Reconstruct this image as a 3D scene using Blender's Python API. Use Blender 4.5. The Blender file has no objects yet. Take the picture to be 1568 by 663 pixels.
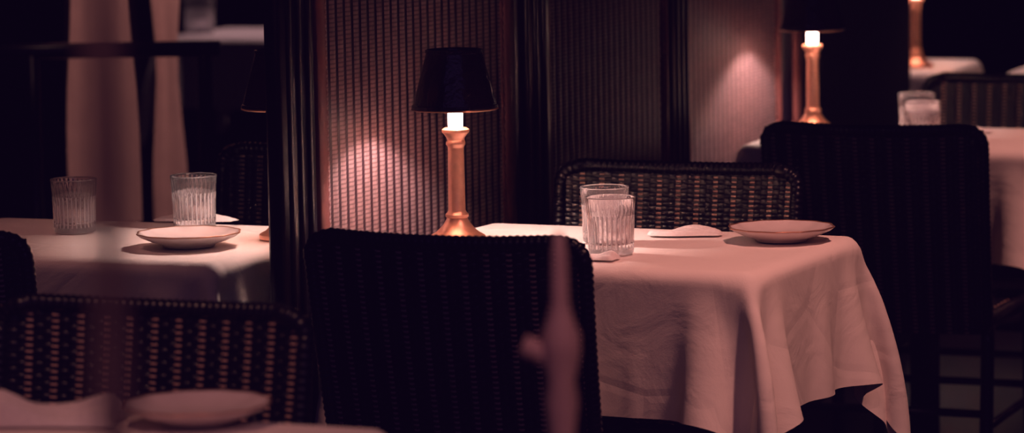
import bpy, math, random
import numpy as np
from mathutils import Vector, Matrix
random.seed(4); rng=np.random.default_rng(4)
sc=bpy.context.scene
vs=sc.view_settings
vs.view_transform='Standard'; vs.look='None'
vs.use_curve_mapping=True
vs.curve_mapping.black_level=(-.0028,-.0009,-.0062)
ANG=math.radians(22); 
U=Vector((math.sin(ANG),math.cos(ANG),0)); N=Vector((math.cos(ANG),-math.sin(ANG),0))
P0=Vector((-.26,6.21,0)); TH=.75
# ---------------- materials
def mat(name,col,rough=.5,metal=0,spec=.5,bump=None,trans=0,ior=1.45,emit=None,coat=0,sheen=0):
    m=bpy.data.materials.new(name); m.use_nodes=True; nt=m.node_tree; b=nt.nodes['Principled BSDF']
    b.inputs['Base Color'].default_value=(*col,1); b.inputs['Roughness'].default_value=rough
    b.inputs['Metallic'].default_value=metal; b.inputs['Specular IOR Level'].default_value=spec
    b.inputs['Transmission Weight'].default_value=trans; b.inputs['IOR'].default_value=ior
    b.inputs['Coat Weight'].default_value=coat; b.inputs['Sheen Weight'].default_value=sheen
    if emit:
        b.inputs['Emission Color'].default_value=(*emit[0],1); b.inputs['Emission Strength'].default_value=emit[1]
    if bump:
        scale,st,dist=bump
        tc=nt.nodes.new('ShaderNodeTexCoord'); n=nt.nodes.new('ShaderNodeTexNoise'); n.inputs['Scale'].default_value=scale
        n.inputs['Detail'].default_value=4
        bp=nt.nodes.new('ShaderNodeBump'); bp.inputs['Strength'].default_value=st; bp.inputs['Distance'].default_value=dist
        nt.links.new(tc.outputs['Object'],n.inputs['Vector']); nt.links.new(n.outputs['Fac'],bp.inputs['Height']); nt.links.new(bp.outputs['Normal'],b.inputs['Normal'])
        mx=nt.nodes.new('ShaderNodeMix'); mx.data_type='RGBA'
        mx.inputs[6].default_value=(*[c*.8 for c in col],1); mx.inputs[7].default_value=(*[min(1,c*1.1) for c in col],1)
        nt.links.new(n.outputs['Fac'],mx.inputs[0]); nt.links.new(mx.outputs[2],b.inputs['Base Color'])
    return m
def mth(nt,op,a,bv=None):
    n=nt.nodes.new('ShaderNodeMath'); n.operation=op
    for i,q in enumerate((a,bv)):
        if q is None: continue
        if isinstance(q,(int,float)): n.inputs[i].default_value=q
        else: nt.links.new(q,n.inputs[i])
    return n.outputs[0]
M={}
def clothmat():
    m=bpy.data.materials.new('linen_cloth'); m.use_nodes=True; nt=m.node_tree; b=nt.nodes['Principled BSDF']
    b.inputs['Base Color'].default_value=(.88,.78,.74,1); b.inputs['Roughness'].default_value=.95; b.inputs['Specular IOR Level'].default_value=.1
    tc=nt.nodes.new('ShaderNodeTexCoord')
    n1=nt.nodes.new('ShaderNodeTexNoise'); n1.inputs['Scale'].default_value=9; n1.inputs['Detail'].default_value=5; n1.inputs['Distortion'].default_value=.8
    v=nt.nodes.new('ShaderNodeTexVoronoi'); v.feature='DISTANCE_TO_EDGE'; v.inputs['Scale'].default_value=5
    n2=nt.nodes.new('ShaderNodeTexNoise'); n2.inputs['Scale'].default_value=500
    for q in(n1,v,n2): nt.links.new(tc.outputs['Object'],q.inputs['Vector'])
    h=mth(nt,'ADD',mth(nt,'ADD',n1.outputs['Fac'],mth(nt,'MULTIPLY',mth(nt,'MINIMUM',v.outputs['Distance'],.06),2.5)),mth(nt,'MULTIPLY',n2.outputs['Fac'],.05))
    bp=nt.nodes.new('ShaderNodeBump'); bp.inputs['Strength'].default_value=.38; bp.inputs['Distance'].default_value=.01
    nt.links.new(h,bp.inputs['Height']); nt.links.new(bp.outputs['Normal'],b.inputs['Normal']); return m
M['cloth']=clothmat()
M['napkin']=mat('napkin_cotton',(.88,.80,.78),.9,spec=.1,bump=(160,.2,.001))
M['black_weave']=mat('black_rattan',(.005,.004,.009),.32,spec=.4,coat=.1,bump=(60,.3,.002))
M['beige_weave']=mat('beige_rattan',(.64,.40,.32),.5,bump=(80,.3,.001))
M['black_frame']=mat('black_lacquer_frame',(.006,.005,.010),.25,bump=(30,.1,.001))
M['post']=mat('black_lacquered_wood',(.008,.005,.012),.3,bump=(14,.15,.002))
M['redwood']=mat('reddish_wood',(.20,.065,.06),.5,bump=(40,.3,.002))
M['dark']=mat('dark_wall_paint',(.012,.007,.018),.8,bump=(5,.1,.01))
M['floor']=mat('dark_floor_wood',(.02,.012,.022),.45,bump=(8,.2,.005))
M['copper']=mat('copper_gilt',(.80,.43,.30),.38,metal=.7,bump=(90,.15,.001))
M['shade']=mat('black_lacquer_shade',(.008,.004,.010),.22,spec=.65,bump=(45,.6,.006))
M['shade_in']=mat('shade_lining',(.8,.6,.5),.6,bump=(45,.2,.001))
M['candle']=mat('frosted_tube',(1,.9,.85),.5,emit=((1,.72,.66),8))
M['ceramic']=mat('glazed_ceramic',(.76,.66,.64),.2,spec=.5,bump=(12,.03,.001))
M['gold']=mat('gilt_rim',(.55,.28,.18),.35,metal=.7,bump=(90,.1,.001))
M['steel']=mat('table_iron',(.01,.01,.015),.4,metal=.6,bump=(40,.1,.001))
M['blush']=mat('blush_painted_wood',(.66,.38,.34),.6,bump=(50,.2,.001))
M['backdrop_strip']=mat('backdrop_strip_blush',(.58,.38,.36),.9,bump=(20,.2,.003))
def glassmat():
    m=bpy.data.materials.new('cut_glass'); m.use_nodes=True; nt=m.node_tree; b=nt.nodes['Principled BSDF']
    b.inputs['Base Color'].default_value=(1,.97,.98,1); b.inputs['Roughness'].default_value=.02; b.inputs['Transmission Weight'].default_value=1; b.inputs['IOR'].default_value=1.48
    t=nt.nodes.new('ShaderNodeBsdfTranslucent'); t.inputs[0].default_value=(1,.97,.98,1)
    d=nt.nodes.new('ShaderNodeBsdfDiffuse'); d.inputs[0].default_value=(1,.97,.98,1)
    ad=nt.nodes.new('ShaderNodeMixShader'); ad.inputs[0].default_value=.5; nt.links.new(t.outputs[0],ad.inputs[1]); nt.links.new(d.outputs[0],ad.inputs[2])
    mx=nt.nodes.new('ShaderNodeMixShader'); out=nt.nodes['Material Output']
    tc=nt.nodes.new('ShaderNodeTexCoord'); sp=nt.nodes.new('ShaderNodeSeparateXYZ'); nt.links.new(tc.outputs['Object'],sp.inputs[0])
    th=mth(nt,'ARCTAN2',sp.outputs[1],sp.outputs[0])
    c=mth(nt,'ABSOLUTE',mth(nt,'COSINE',mth(nt,'MULTIPLY',th,15.0)))
    g=mth(nt,'POWER',mth(nt,'SUBTRACT',1.0,c),1.3)
    band=mth(nt,'MULTIPLY',mth(nt,'LESS_THAN',sp.outputs[2],.067),mth(nt,'GREATER_THAN',sp.outputs[2],.010))
    base=mth(nt,'MULTIPLY',mth(nt,'LESS_THAN',sp.outputs[2],.010),.22)
    f=mth(nt,'ADD',mth(nt,'ADD',mth(nt,'MULTIPLY',mth(nt,'MULTIPLY',g,band),.80),base),.045)
    nt.links.new(f,mx.inputs[0])
    nt.links.new(b.outputs[0],mx.inputs[1]); nt.links.new(ad.outputs[0],mx.inputs[2]); nt.links.new(mx.outputs[0],out.inputs[0])
    return m
M['glass']=glassmat()
def screenmat():
    m=bpy.data.materials.new('woven_cane_screen'); m.use_nodes=True; nt=m.node_tree; b=nt.nodes['Principled BSDF']
    b.inputs['Roughness'].default_value=.5; b.inputs['Specular IOR Level'].default_value=.5
    tc=nt.nodes.new('ShaderNodeTexCoord'); sp=nt.nodes.new('ShaderNodeSeparateXYZ'); nt.links.new(tc.outputs['Object'],sp.inputs[0])
    def line(o,per,w):
        f=mth(nt,'FRACT',mth(nt,'DIVIDE',o,per)); d=mth(nt,'ABSOLUTE',mth(nt,'SUBTRACT',f,.5))
        return mth(nt,'GREATER_THAN',d,.5-w)
    v=line(sp.outputs[1],.034,.16); h=line(sp.outputs[2],.008,.2)
    g=mth(nt,'MAXIMUM',v,mth(nt,'MULTIPLY',h,.55))
    n=nt.nodes.new('ShaderNodeTexNoise'); n.inputs['Scale'].default_value=90; nt.links.new(tc.outputs['Object'],n.inputs['Vector'])
    c1=nt.nodes.new('ShaderNodeMix'); c1.data_type='RGBA'; c1.inputs[6].default_value=(.16,.095,.10,1); c1.inputs[7].default_value=(.46,.30,.31,1)
    nt.links.new(n.outputs['Fac'],c1.inputs[0])
    c2=nt.nodes.new('ShaderNodeMix'); c2.data_type='RGBA'; c2.inputs[7].default_value=(.03,.011,.018,1)
    nt.links.new(g,c2.inputs[0]); nt.links.new(c1.outputs[2],c2.inputs[6]); nt.links.new(c2.outputs[2],b.inputs['Base Color'])
    return m
M['screen']=screenmat()
# ---------------- mesh helpers
class MB:
    def __init__(s): s.v=[];s.f=[];s.m=[];s.mats=[]
    def mi(s,m):
        if m not in s.mats: s.mats.append(m)
        return s.mats.index(m)
    def add(s,v,f,m):
        o=len(s.v); s.v+= [tuple(p) for p in v]; i=s.mi(m)
        s.f+=[tuple(k+o for k in q) for q in f]; s.m+=[i]*len(f)
    def box(s,lo,hi,m,bev=0):
        x0,y0,z0=lo;x1,y1,z1=hi; b=bev
        if b<=0:
            v=[(x,y,z) for z in(z0,z1) for x,y in((x0,y0),(x1,y0),(x1,y1),(x0,y1))]
            f=[(3,2,1,0),(4,5,6,7),(0,1,5,4),(1,2,6,5),(2,3,7,6),(3,0,4,7)]
        else:
            ring=lambda ins,z:[(x0+ins+b,y0+ins,z),(x1-ins-b,y0+ins,z),(x1-ins,y0+ins+b,z),(x1-ins,y1-ins-b,z),(x1-ins-b,y1-ins,z),(x0+ins+b,y1-ins,z),(x0+ins,y1-ins-b,z),(x0+ins,y0+ins+b,z)]
            v=ring(b,z0)+ring(0,z0+b)+ring(0,z1-b)+ring(b,z1)
            f=[tuple(range(7,-1,-1)),tuple(range(24,32))]
            for r in range(3):
                for i in range(8): j=(i+1)%8; f.append((r*8+i,r*8+j,r*8+8+j,r*8+8+i))
        s.add(v,f,m)
    def lathe(s,prof,m,seg=48,rf=None,c=(0,0,0),caps=False):
        v=[];f=[];n=len(prof)
        for r,z in prof:
            for k in range(seg):
                t=2*math.pi*k/seg; rr=rf(r,z,t) if rf else r
                v.append((c[0]+rr*math.cos(t),c[1]+rr*math.sin(t),c[2]+z))
        for i in range(n-1):
            for k in range(seg):
                j=(k+1)%seg; f.append((i*seg+k,i*seg+j,(i+1)*seg+j,(i+1)*seg+k))
        if caps: f.append(tuple(range(seg-1,-1,-1))); f.append(tuple((n-1)*seg+k for k in range(seg)))
        s.add(v,f,m)
    def tube(s,path,m,r=.01,seg=10,rf=None,closed=False):
        P=[Vector(p) for p in path]; n=len(P); v=[];f=[]; up=None
        for i,p in enumerate(P):
            d=(P[min(i+1,n-1)]-P[max(i-1,0)]).normalized()
            if up is None: up=d.orthogonal().normalized()
            up=(up-d*up.dot(d)).normalized(); w=d.cross(up)
            rr=rf(i/(n-1)) if rf else r
            for k in range(seg):
                t=2*math.pi*k/seg; v.append(p+(up*math.cos(t)+w*math.sin(t))*rr)
        for i in range(n-1):
            for k in range(seg):
                j=(k+1)%seg; f.append((i*seg+k,i*seg+j,(i+1)*seg+j,(i+1)*seg+k))
        f.append(tuple(range(seg-1,-1,-1))); f.append(tuple((n-1)*seg+k for k in range(seg)))
        s.add(v,f,m)
    def mesh(s,name,smooth=True):
        me=bpy.data.meshes.new(name); me.from_pydata(s.v,[],s.f)
        for m in s.mats: me.materials.append(M[m])
        me.polygons.foreach_set('material_index',s.m)
        me.polygons.foreach_set('use_smooth',[smooth]*len(s.f)); me.update()
        return me
def smooth_by_angle(me,a=35):
    try:
        me.set_sharp_from_angle(angle=math.radians(a))
    except Exception: pass
def obj(name,me,loc=(0,0,0),rz=0,parent=None):
    o=bpy.data.objects.new(name,me); sc.collection.objects.link(o); o.location=loc; o.rotation_euler=(0,0,rz)
    if parent: o.parent=parent
    return o
def resample(pts,n):
    P=[Vector(p) for p in pts]; L=[0]
    for a,b in zip(P,P[1:]): L.append(L[-1]+(b-a).length)
    out=[]
    for i in range(n):
        t=L[-1]*i/(n-1)
        for k in range(len(P)-1):
            if L[k+1]>=t-1e-9: break
        q=(t-L[k])/max(1e-9,L[k+1]-L[k]); out.append(P[k].lerp(P[k+1],min(1,q)))
    return out
# ---------------- tablecloth simulation
HX,HY,OV=.370,.272,.232
def sim_cloth():
    st=.0145; nx=int(round(2*(HX+OV)/st))+1; ny=int(round(2*(HY+OV)/st))+1
    xs=np.linspace(-(HX+OV),HX+OV,nx); ys=np.linspace(-(HY+OV),HY+OV,ny); sx=xs[1]-xs[0]; sy=ys[1]-ys[0]
    X,Y=np.meshgrid(xs,ys,indexing='ij')
    ox=np.maximum(np.abs(X)-HX,0); oy=np.maximum(np.abs(Y)-HY,0)
    both=np.minimum(ox,oy)
    P=np.stack([np.sign(X)*(np.minimum(np.abs(X),HX)+ox*.25+both*.65),np.sign(Y)*(np.minimum(np.abs(Y),HY)+oy*.25+both*.65),-np.sqrt(ox**2+oy**2)*.85+.004],-1)
    P[...,:]+= (rng.random(P.shape)-.5)*.0004*(((ox+oy)>0)[...,None])
    pin=(np.abs(X)<HX-.001)&(np.abs(Y)<HY-.001); P[pin,2]=.004
    w=np.where(pin,0.,1.); e=.004
    groups=[]
    I,J=np.meshgrid(np.arange(nx),np.arange(ny),indexing='ij')
    def grp(di,dj,rest,k):
        for par in range(2):
            ok=(I+di<nx)&(J+dj<ny)&(J+dj>=0)
            if di>1 or abs(dj)>1:
                io=np.clip(I+di,0,nx-1); jo=np.clip(J+dj,0,ny-1)
                ok&=~(pin[I,J]|pin[io,jo])
                same=((np.abs(X)>HX)&(np.abs(X[io,jo])>HX)&(np.sign(X)==np.sign(X[io,jo])))|((np.abs(Y)>HY)&(np.abs(Y[io,jo])>HY)&(np.sign(Y)==np.sign(Y[io,jo])))
                ok&=same
            key=(I//max(1,di))%2 if di>0 else (J//max(1,abs(dj)))%2
            sel=ok&(key==par)
            a=(I[sel]*ny+J[sel]); b=((I[sel]+di)*ny+J[sel]+dj)
            keep=(w.ravel()[a]+w.ravel()[b])>0
            groups.append((a[keep],b[keep],rest,k))
    d=math.hypot(sx,sy)
    grp(1,0,sx,1);grp(0,1,sy,1);grp(1,1,d,.75);grp(1,-1,d,.75);grp(4,0,4*sx,.3);grp(0,4,4*sy,.3)
    W=w.ravel(); Q=P.reshape(-1,3); Vq=np.zeros_like(Q); dt=1/60
    for step in range(200):
        old=Q.copy(); Vq[:,2]-=9.8*dt*W; Vq*=.92 if step<140 else .85
        Q+=Vq*dt*W[:,None]
        for it in range(8):
            for a,b,r,k in groups:
                dd=Q[b]-Q[a]; L=np.sqrt((dd**2).sum(1))+1e-9; ws=W[a]+W[b]
                c=(k*(L-r)/L/ws)[:,None]*dd
                Q[a]+=c*W[a][:,None]; Q[b]-=c*W[b][:,None]
            ax=HX+e-np.abs(Q[:,0]); ay=HY+e-np.abs(Q[:,1]); az=e-Q[:,2]
            ins=(ax>0)&(ay>0)&(az>0)&(W>0)
            mz=ins&(az<=ax)&(az<=ay); mx=ins&~mz&(ax<=ay); my=ins&~mz&~mx
            Q[mz,2]=e; Q[mx,0]=np.sign(Q[mx,0])*(HX+e); Q[my,1]=np.sign(Q[my,1])*(HY+e)
        Vq=(Q-old)/dt
    idx=np.arange(nx*ny).reshape(nx,ny)
    F=np.stack([idx[:-1,:-1],idx[1:,:-1],idx[1:,1:],idx[:-1,1:]],-1).reshape(-1,4)
    return Q,F
Q,F=sim_cloth()
cloth_me=bpy.data.meshes.new('tablecloth'); cloth_me.from_pydata(Q.tolist(),[],F.tolist()); cloth_me.materials.append(M['cloth'])
cloth_me.polygons.foreach_set('use_smooth',[True]*len(F))
b=MB(); b.box((-HX+.02,-HY+.02,-.03),(HX-.02,HY-.02,-.002),'steel',.004); b.tube([(0,0,-.03),(0,0,-.72)],'steel',.035,16)
b.lathe([(0.04,-.70),(.06,-.715),(.2,-.735),(.22,-.75),(0,-.75)],'steel',32)
base_me=b.mesh('table_base')
def table(loc,rz=-ANG):
    e=bpy.data.objects.new('dining_table',None); sc.collection.objects.link(e); e.location=(loc[0],loc[1],TH); e.rotation_euler=(0,0,rz)
    c=obj('tablecloth',cloth_me,parent=e); sd=c.modifiers.new('sub','SUBSURF'); sd.levels=1; sd.render_levels=1
    obj('tabletop_and_pedestal',base_me,parent=e); return e
# ---------------- chair
def build_chair():
    b=MB(); HW=.238; ZT=.835; ZB=.40
    def S(s,t,off=0):
        z=ZB+(ZT-ZB)*t; hw=HW*(.95+.05*t); x=s*hw
        y=.085*(1-t)**1.2-.028*(1-s*s)+.028
        nrm=Vector((-.056*2*s*0.5/.238*-.238,1,.22)).normalized()
        z+=.006*s*s*t
        return Vector((x,y,z))+nrm*off
    ns,nt_=25,17; v=[];f=[]
    for off in(-.003,.003):
        for i in range(ns):
            for j in range(nt_): v.append(S(-1+2*i/(ns-1),j/(nt_-1),off))
    for i in range(ns-1):
        for j in range(nt_-1):
            a=i*nt_+j; f.append((a,a+nt_,a+nt_+1,a+1)); o=ns*nt_; f.append((a+o,a+1+o,a+nt_+1+o,a+nt_+o))
    b.add(v,f,'black_weave')
    cols,rows=38,50
    for i in range(cols):
        for j in range(rows):
            stripe=(i%3==1); 
            for side in(-1,1):
                if stripe: wu,wv,h,m=.40,.20,.0050,'beige_weave'
                else:
                    wu,wv,m=.56,.46,'black_weave'; h=.0060 if (i//1+j)%2 else .0030
                v=[];
                for q in(-1,0,1):
                    for r in(-1,0,1):
                        s=-1+2*(i+.5+wu*q)/cols; t=(j+.5+wv*r)/rows
                        hh=h*(1-.62*abs(q))*(1-.5*abs(r)) 
                        v.append(S(max(-1,min(1,s)),t,side*(.0028+hh)))
                f=[(0,3,4,1),(1,4,5,2),(3,6,7,4),(4,7,8,5)]
                if side<0: f=[tuple(reversed(x)) for x in f]
                b.add(v,f,m)
    def corner(sx):
        pts=[]
        for k in range(7):
            a=math.pi/2*k/6; pts.append((sx*(HW-.035+.035*math.cos(a)), .028 , ZT-.03+.035*math.sin(a)))
        return pts
    side=[tuple(S(1,t)) for t in np.linspace(0,.9,10)]
    top=[tuple(S(s,1)+Vector((0,0,.004))) for s in np.linspace(.82,-.82,15)]
    path=side+corner(1)[1:]+top+list(reversed([(x,y,z) for x,y,z in corner(-1)]))[:-1]+[(-x,y,z) for x,y,z in reversed(side)]
    path=resample(path,700)
    b.tube(path,'black_weave',seg=10,rf=lambda t:.0125+.0008*math.sin(t*2*math.pi*120))
    for sx in(-1,1):
        b.tube(resample([(sx*HW*.95,.112,.42),(sx*HW*.95,.10,.2),(sx*HW*.97,.045,0.0)],12),'black_frame',.0145,12)
        b.tube(resample([(sx*HW*.93,.50,.43),(sx*HW*.93,.505,.2),(sx*HW*.95,.52,0.0)],12),'black_frame',.0145,12)
        b.tube([(sx*HW*.95,.10,.20),(sx*HW*.93,.505,.20)],'black_frame',.009,8)
    for y,z in((.10,.23),(.505,.23)): b.tube([(-HW*.94,y,z),(HW*.94,y,z)],'black_frame',.009,8)
    b.box((-HW*.97,.095,.405),(HW*.97,.53,.425),'black_frame',.008)
    b.tube(resample([(-HW*.95,.11,.43),(-HW*.97,.51,.43),(HW*.97,.51,.43),(HW*.95,.11,.43)],160),'black_weave',seg=8,rf=lambda t:.013+.002*math.sin(t*2*math.pi*60))
    for i in range(30):
        for j in range(26):
            m='beige_weave' if i%3==1 and j%2==0 else 'black_weave'
            cx=-HW*.9+(i+.5)*HW*1.8/30; cy=.12+(j+.5)*.38/26; h=.432 if (i+j)%2 else .429
            v=[(cx+a*.0072,cy+c*.0070,h+(.003 if a==0 and c==0 else 0)-(.004 if abs(a)+abs(c)==2 else 0)) for a in(-1,0,1) for c in(-1,0,1)]
            b.add(v,[(0,3,4,1),(1,4,5,2),(3,6,7,4),(4,7,8,5)],m)
    return b.mesh('woven_chair')
chair_me=build_chair()
def chair(x,y,face=1,extra=0):
    return obj('dining_chair',chair_me,(x,y,0),-ANG+(0 if face>0 else math.pi)+extra)
# ---------------- lamp
def build_lamp():
    b=MB()
    prof=[(0,0),(.050,0),(.0515,.004),(.0505,.008),(.046,.011),(.040,.014),(.032,.021),(.025,.029),(.020,.037),(.0185,.041),(.021,.043),(.021,.047),(.018,.050),(.0155,.054),
          (.0150,.10),(.0142,.165),(.0145,.168),(.0175,.172),(.0175,.176),(.0155,.180),(.0165,.184),(.0205,.190),(.0245,.194),(.0245,.199),(.020,.202),(.014,.2025),(0,.2025)]
    b.lathe(prof,'copper',56)
    b.lathe([(.0125,.202),(.0135,.206),(.0135,.262),(.011,.268),(0,.270)],'candle',32)
    fac=lambda r,z,t: r*(1-.018*abs(math.sin(t*5)) )
    b.lathe([(.0765,.236),(.0775,.238),(.0765,.243),(.0745,.244),(.0500,.335),(.0515,.336),(.0515,.341),(.0490,.342),(.0470,.340)],'shade',100,fac)
    b.lathe([(.0765,.236),(.0740,.238),(.0725,.243),(.0480,.333),(.0,.334)],'shade_in',100,fac)
    b.lathe([(.0772,.2345),(.0785,.2355),(.0772,.2375),(.0755,.2355),(.0772,.2345)],'gold',100,fac)
    b.lathe([(.0470,.340),(.046,.337),(.0,.337)],'shade',60)  # added cap closes the shade top so no bulb light escapes upward
    for k in range(3):
        a=k*2.094; b.tube([(0.006*math.cos(a),.006*math.sin(a),.262),(.012*math.cos(a),.012*math.sin(a),.30),(.047*math.cos(a),.047*math.sin(a),.331)],'gold',.0012,6)
    me=b.mesh('table_lamp'); smooth_by_angle(me,40); return me
lamp_me=build_lamp()
def lamp(x,y,power=2.5,rz=0):
    e=obj('table_lamp',lamp_me,(x,y,TH+.0065),rz)
    l=bpy.data.lights.new('bulb','POINT'); l.energy=power; l.color=(1,.68,.62); l.shadow_soft_size=.012
    lo=bpy.data.objects.new('bulb',l); sc.collection.objects.link(lo); lo.parent=e; lo.location=(0,0,.285)
    return e
# ---------------- glass tumbler
def build_glass():
    b=MB()
    def rf(r,z,t):
        if r>.036 and .010<z<.068: 
            k=min(1,(z-.010)/.005,(.068-z)/.006); return r-.0026*k*(1-abs(math.cos(t*15)))
        return r
    outer=[(0,0),(.036,0),(.0385,.002),(.0392,.010),(.0396,.016),(.0402,.04),(.0408,.060),(.041,.068),(.0415,.075),(.0435,.097),(.0432,.0985)]
    inner=[(.0425,.0985),(.0418,.096),(.0395,.075),(.0372,.05),(.0355,.022),(.033,.017),(0,.015)]
    b.lathe(outer+inner,'glass',240,rf)
    return b.mesh('tumbler')
glass_me=build_glass()
def glass(x,y,rz=0,s=1): 
    o=obj('drinking_glass',glass_me,(x,y,TH+.007),rz); o.scale=(s,s,s); return o
def build_plate():
    b=MB(); rf=lambda r,z,t: r*(1+ (.018*math.cos(t*12) if r>.07 else 0))
    b.lathe([(0,.004),(.040,.004),(.042,0),(.046,0),(.048,.004),(.068,.010),(.085,.018),(.0925,.0235),(.0925,.025)],'ceramic',120,rf)
    b.lathe([(.0895,.0245),(.080,.0175),(.062,.011),(.045,.0075),(0,.007)],'ceramic',120,rf)
    b.lathe([(.0925,.0235),(.0935,.0247),(.092,.0258),(.0895,.0245)],'gold',120,rf)
    return b.mesh('plate')
plate_me=build_plate()
def plate(x,y): return obj('side_plate',plate_me,(x,y,TH+.0065),.3)
def build_napkin(seed,L=.13,Wd=.06,H=.018):
    r=random.Random(seed); b=MB(); nx,ny=30,16
    ph=[r.random()*6 for _ in range(6)]
    def hgt(u,v,top):
        e=max(0,1-abs(u)**6)*max(0,1-abs(v)**4); 
        w=.5+.22*math.sin(u*4+ph[0])+.2*math.sin(v*3+u*2.5+ph[1])+.12*math.sin(v*9+ph[2]+u*3)
        return H*e**.5*w if top else 0
    for top in(1,0):
        v=[];f=[]
        for i in range(nx):
            for j in range(ny):
                u=-1+2*i/(nx-1); w=-1+2*j/(ny-1)
                v.append((u*L/2*(1+.05*math.sin(w*3+ph[3])),w*Wd/2*(1-.25*u*u*.6+.12*math.sin(u*3+ph[4])),hgt(u,w,top)+.0005))
        for i in range(nx-1):
            for j in range(ny-1):
                a=i*ny+j; q=(a,a+ny,a+ny+1,a+1); f.append(q if top else q[::-1])
        b.add(v,f,'napkin')
    return b.mesh('napkin')
def napkin(x,y,rz,seed=1,**k): return obj('folded_napkin',build_napkin(seed,**k),(x,y,TH+.0075),rz)
# ---------------- layout
table((.176,6.03),-math.radians(25)); table((.955,7.95)); table((-.755,6.27)); 
table((-.59,4.14))
table((.985,10.30)); table((1.86,10.0)); table((-.80,12.3))
chair(-.118,5.43,1); chair(.325,6.52,-1); chair(.752,7.22,1); chair(-.49,4.75,-1); chair(1.27,8.53,-1)
chair(-.36,6.98,-1); chair(-1.02,5.62,1)
PW=12
lamp(-.098,6.13,PW); lamp(.718,8.17,PW); lamp(-.407,6.208,PW*.75); lamp(1.19,10.1,PW*.3)
glass(.170,5.906); glass(.164,6.068,.1); glass(.925,7.73); glass(.94,7.96); glass(-.591,6.39); glass(-.81,6.36); glass(-1.10,12.3,s=1.3)
plate(.475,6.05); plate(-.577,6.118); plate(-.40,4.30)
napkin(.31,6.15,-.15,1); napkin(.149,5.83,-.3,2,L=.06,Wd=.05,H=.014); napkin(1.06,8.03,-.2,3); napkin(-.60,6.50,-.2,4,L=.16,Wd=.05); napkin(-.60,4.32,-.1,5,L=.2,Wd=.10,H=.045)
# ---------------- screens (local x=N, y=U)
RZ=-ANG
def wp(s,n,z=0): p=P0+U*s+N*n; return (p.x,p.y,z)
def woven_panel(s0,s1,z0=.12,z1=2.3):
    w=s1-s0; per=.034; nc=int(w/per*5)+1; nr=int((z1-z0)/.004)+1
    ys=np.linspace(0,w,nc); zs=np.linspace(0,z1-z0,nr); Y,Z=np.meshgrid(ys,zs,indexing='ij')
    Xd=.0045*np.abs(np.sin(np.pi*Y/per))+ .0014*np.abs(np.sin(np.pi*Z/.008+.001))
    V=np.stack([Xd,Y,Z],-1).reshape(-1,3); idx=np.arange(nc*nr).reshape(nc,nr)
    Fq=np.stack([idx[:-1,:-1],idx[1:,:-1],idx[1:,1:],idx[:-1,1:]],-1).reshape(-1,4)
    me=bpy.data.meshes.new('woven_panel'); me.from_pydata(V.tolist(),[],Fq.tolist()); me.materials.append(M['screen'])
    me.polygons.foreach_set('use_smooth',[True]*len(Fq)); return me
def screen(s0,s1,left=.014,right=.014):
    e=bpy.data.objects.new('woven_folding_screen',None); sc.collection.objects.link(e); e.location=wp(s0,0); e.rotation_euler=(0,0,RZ)
    w=s1-s0
    o=obj('woven_panel',woven_panel(s0,s1),(0,0,.12),parent=e)
    b=MB(); b.box((-.02,0,.0),(.014,left,2.4),'redwood',.003); b.box((-.02,w-right,0),(.014,w,2.4),'redwood',.003)
    b.box((-.02,0,.0),(.012,w,.13),'redwood',.003); b.box((-.02,0,2.28),(.012,w,2.4),'redwood',.003)
    b.box((-.03,0,.0),(-.012,w,2.4),'post')  # added solid backing blocks lamp light from the far side
    for yy in(left+.006,w-right-.006):
        b.tube(resample([(.006,yy,.14),(.006,yy,2.27)],500),'redwood',seg=6,rf=lambda t:.0045+.0015*math.sin(t*2*math.pi*120))
    obj('frame',b.mesh('frame'),parent=e)
screen(-.228,.69,.035,.045); screen(.875,1.61); screen(1.745,2.45)
def post(s0,s1,d0=-.03,d1=.02,name='trim_post'):
    b=MB(); w=s1-s0
    b.box((d0,0,0),(d1,w,2.9),'post',.006)
    for q in(.22,.5,.78): b.tube([(d1,w*q,0),(d1,w*q,2.9)],'post',.007,12)
    b.box((d0-.005,-.004,0),(d1+.010,w+.004,.14),'post',.006)
    return obj(name,b.mesh('post'),wp(s0,0),RZ)
post(-.375,-.236,-.02,.012,name='trim_1'); post(.698,.868,name='trim_2'); post(1.618,1.738,name='trim_3'); post(2.457,2.56,-.05,.02,name='trim_4')
b=MB(); b.box((0,0,0),(.012,.06,2.4),'redwood',.003); obj('trim_5',b.mesh('t'),wp(2.475,.03),RZ)
b=MB(); b.box((-.08,0,0),(.0,1.12,3),'dark'); obj('wall_partition',b.mesh('w',False),wp(2.56,0),RZ)
b=MB(); b.box((-.075,0,2.42),(-.005,2.85,3.0),'dark'); obj('wall_header',b.mesh('w',False),wp(-.3,0),RZ)
def slab(name,lo,hi,m='dark'):
    b=MB(); b.box(lo,hi,m); return obj(name,b.mesh(name,False))
slab('floor',(-6,-2,-.1),(6,16,0),'floor'); slab('ceiling',(-6,-2,3),(6,16,3.1))
slab('wall_back',(-6,16,0),(6,16.1,3)); slab('wall_left',(-6.1,-2,0),(-6,16,3)); slab('wall_right',(6,-2,0),(6.1,16,3))
def backdrop_strip(x,y,w,name='blurred_backdrop',z0=.02,k=45,tie=1.1,wt=.6):
    b=MB(); n=60; rows=24; v=[];f=[]
    for j in range(rows+1):
        z=z0+(2.72-z0)*j/rows; sh=1-(1-wt)*math.exp(-((z-tie)/.22)**2)
        for i in range(n+1):
            t=i/n; v.append((x+(t-.5)*w*sh, y+.014*math.sin(t*w*k+.4*math.sin(z*2)),z))
    for j in range(rows):
        for i in range(n): a=j*(n+1)+i; f.append((a,a+1,a+n+2,a+n+1))
    b.add(v,f,'backdrop_strip'); o=obj(name,b.mesh('c')); so=o.modifiers.new('s','SOLIDIFY'); so.thickness=.01
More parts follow.
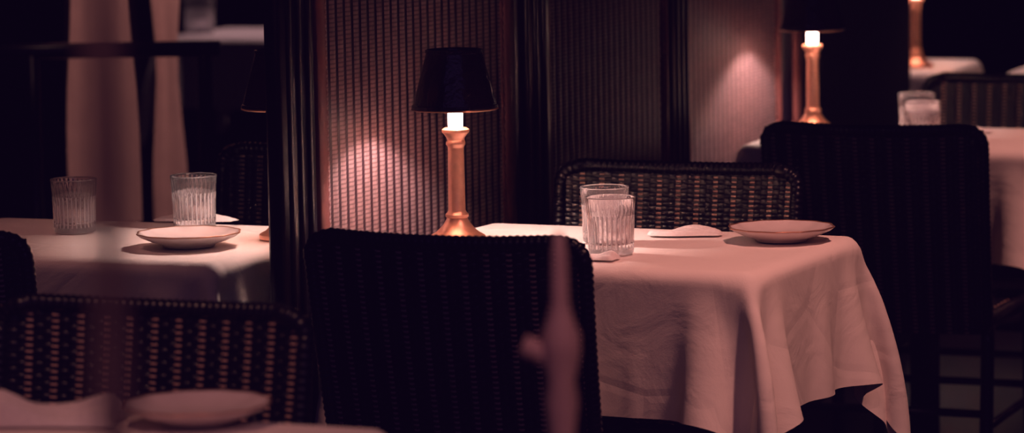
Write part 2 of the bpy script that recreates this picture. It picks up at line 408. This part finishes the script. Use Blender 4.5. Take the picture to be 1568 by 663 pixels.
backdrop_strip(-1.09,9.2,.19,tie=1.05,wt=.75); backdrop_strip(-.93,9.4,.10,tie=.85,wt=.55)  # stand-in strips for blurred upright shapes taken as reflections
b=MB(); b.tube([(-1.7,0,.945),(-.72,0,.945)],'post',.02,14); b.tube([(-1.7,0,.5),(-.72,0,.5)],'post',.014,14)
for x in(-1.65,-1.19,-.76): b.tube([(x,0,0),(x,0,.945)],'post',.018,14); b.lathe([(.035,0),(.04,.01),(.02,.03)],'post',20,c=(x,0,0))
obj('service_railing',b.mesh('railing'),(0,8.6,0))
# coat stand in the near foreground: turned pole with side pegs
b=MB()
b.lathe([(0,0),(.15,0),(.15,.012),(.05,.03),(.020,.05),(.014,.10),(.014,.90),(.017,.93),(.014,.95),(.020,.975),(.020,.995),(.013,1.012),(.0090,1.03),(.0080,1.075),(.005,1.095),(0,1.10)],'blush',32)
for a in(math.pi*.99,math.pi*.45):
    cx,cy=math.cos(a),math.sin(a)
    b.tube(resample([(0,0,.965),(cx*.022,cy*.022,.978),(cx*.038,cy*.038,.985)],10),'blush',seg=10,rf=lambda t:.011+.001*t)
obj('turned_coat_stand',b.mesh('coat_stand'),(.046,3.4,0))
b=MB(); b.lathe([(0,0),(.15,0),(.15,.01),(.03,.03),(.007,.05),(.007,1.2),(.009,1.23),(.009,1.26),(.0065,1.28),(.0065,1.32),(.009,1.34),(.009,1.38),(.006,1.48),(.009,1.6),(0,1.62)],'blush',32)
obj('haze_band_pole',b.mesh('stand'),(-.188,1.6,0))  # added thin pole, out of focus, imitates a hazy vertical band
# ---------------- lights
def area(name,loc,tgt,size,e,col,spread=180):
    l=bpy.data.lights.new(name,'AREA'); l.energy=e; l.size=size; l.color=col; l.spread=math.radians(spread)
    o=bpy.data.objects.new(name,l); sc.collection.objects.link(o); o.location=loc
    o.rotation_euler=(Vector(tgt)-Vector(loc)).to_track_quat('-Z','Y').to_euler(); return o
def spot(name,loc,tgt,ang,e,col,r=.05,bl=.6):
    l=bpy.data.lights.new(name,'SPOT'); l.energy=e; l.color=col; l.spot_size=math.radians(ang); l.spot_blend=bl; l.shadow_soft_size=r
    o=bpy.data.objects.new(name,l); sc.collection.objects.link(o); o.location=loc
    o.rotation_euler=(Vector(tgt)-Vector(loc)).to_track_quat('-Z','Y').to_euler(); return o
PK=(1,.40,.33)
spot('frontal_fill_spot',(1.05,5.0,2.95),(.42,5.88,.6),34,165,PK,.06,.9)
spot('frontal_fill_spot',(1.9,6.9,2.95),(1.30,7.75,.7),30,150,PK,.06,.9)
spot('frontal_fill_spot',(-1.3,5.6,2.9),(-.75,6.3,.7),28,28,PK,.05,.8)
spot('frontal_fill_spot',(-.9,3.6,2.9),(-.55,4.5,.6),34,45,PK,.05,.8)
spot('frontal_fill_spot',(.35,2.2,2.9),(.45,6.0,.5),16,20,(1,.40,.34),.06,.8)  # added fill from the camera side, no real fixture
spot('frontal_fill_spot',(-.8,12.4,2.9),(-.82,12.3,.7),30,60,(1,.6,.65),.05,.8)
spot('frontal_fill_spot',(1.3,9.6,2.9),(1.35,10.1,.7),36,35,(1,.5,.5),.05,.8)
spot('frontal_fill_spot',(-1.1,7.9,2.9),(-1.05,9.3,1.1),40,110,(1,.52,.44),.05,.8)  # added fill to brighten the blurred backdrop strips
spot('frontal_fill_spot',(.7,1.7,2.9),(.03,3.4,.95),26,55,(1,.45,.42),.05,.8)  # added warm fill so the near coat stand is not too dark
spot('frontal_fill_spot',(-.6,.5,2.9),(-.19,1.6,1.35),30,10,(1,.45,.42),.05,.8)  # added fill to make the thin near pole show as haze
area('ambient_cool',(0,2.5,2.9),(0,6.5,.5),2.5,3.0,(.45,.25,1))
w=bpy.data.worlds.new('w'); sc.world=w; w.use_nodes=True
w.node_tree.nodes['Background'].inputs[0].default_value=(.25,.12,.7,1); w.node_tree.nodes['Background'].inputs[1].default_value=.03
# ---------------- camera
cam=bpy.data.cameras.new('cam'); co=bpy.data.objects.new('camera',cam); sc.collection.objects.link(co); sc.camera=co
cam.sensor_width=36; cam.lens=36*5290/1568; cam.clip_start=.05
co.matrix_world=Matrix.Translation((0,0,1.51))@Matrix.Rotation(math.radians(90-6.63),4,'X')@Matrix.Rotation(math.radians(-1.0),4,'Z')
cam.dof.use_dof=True; cam.dof.focus_distance=6.05; cam.dof.aperture_fstop=4.0
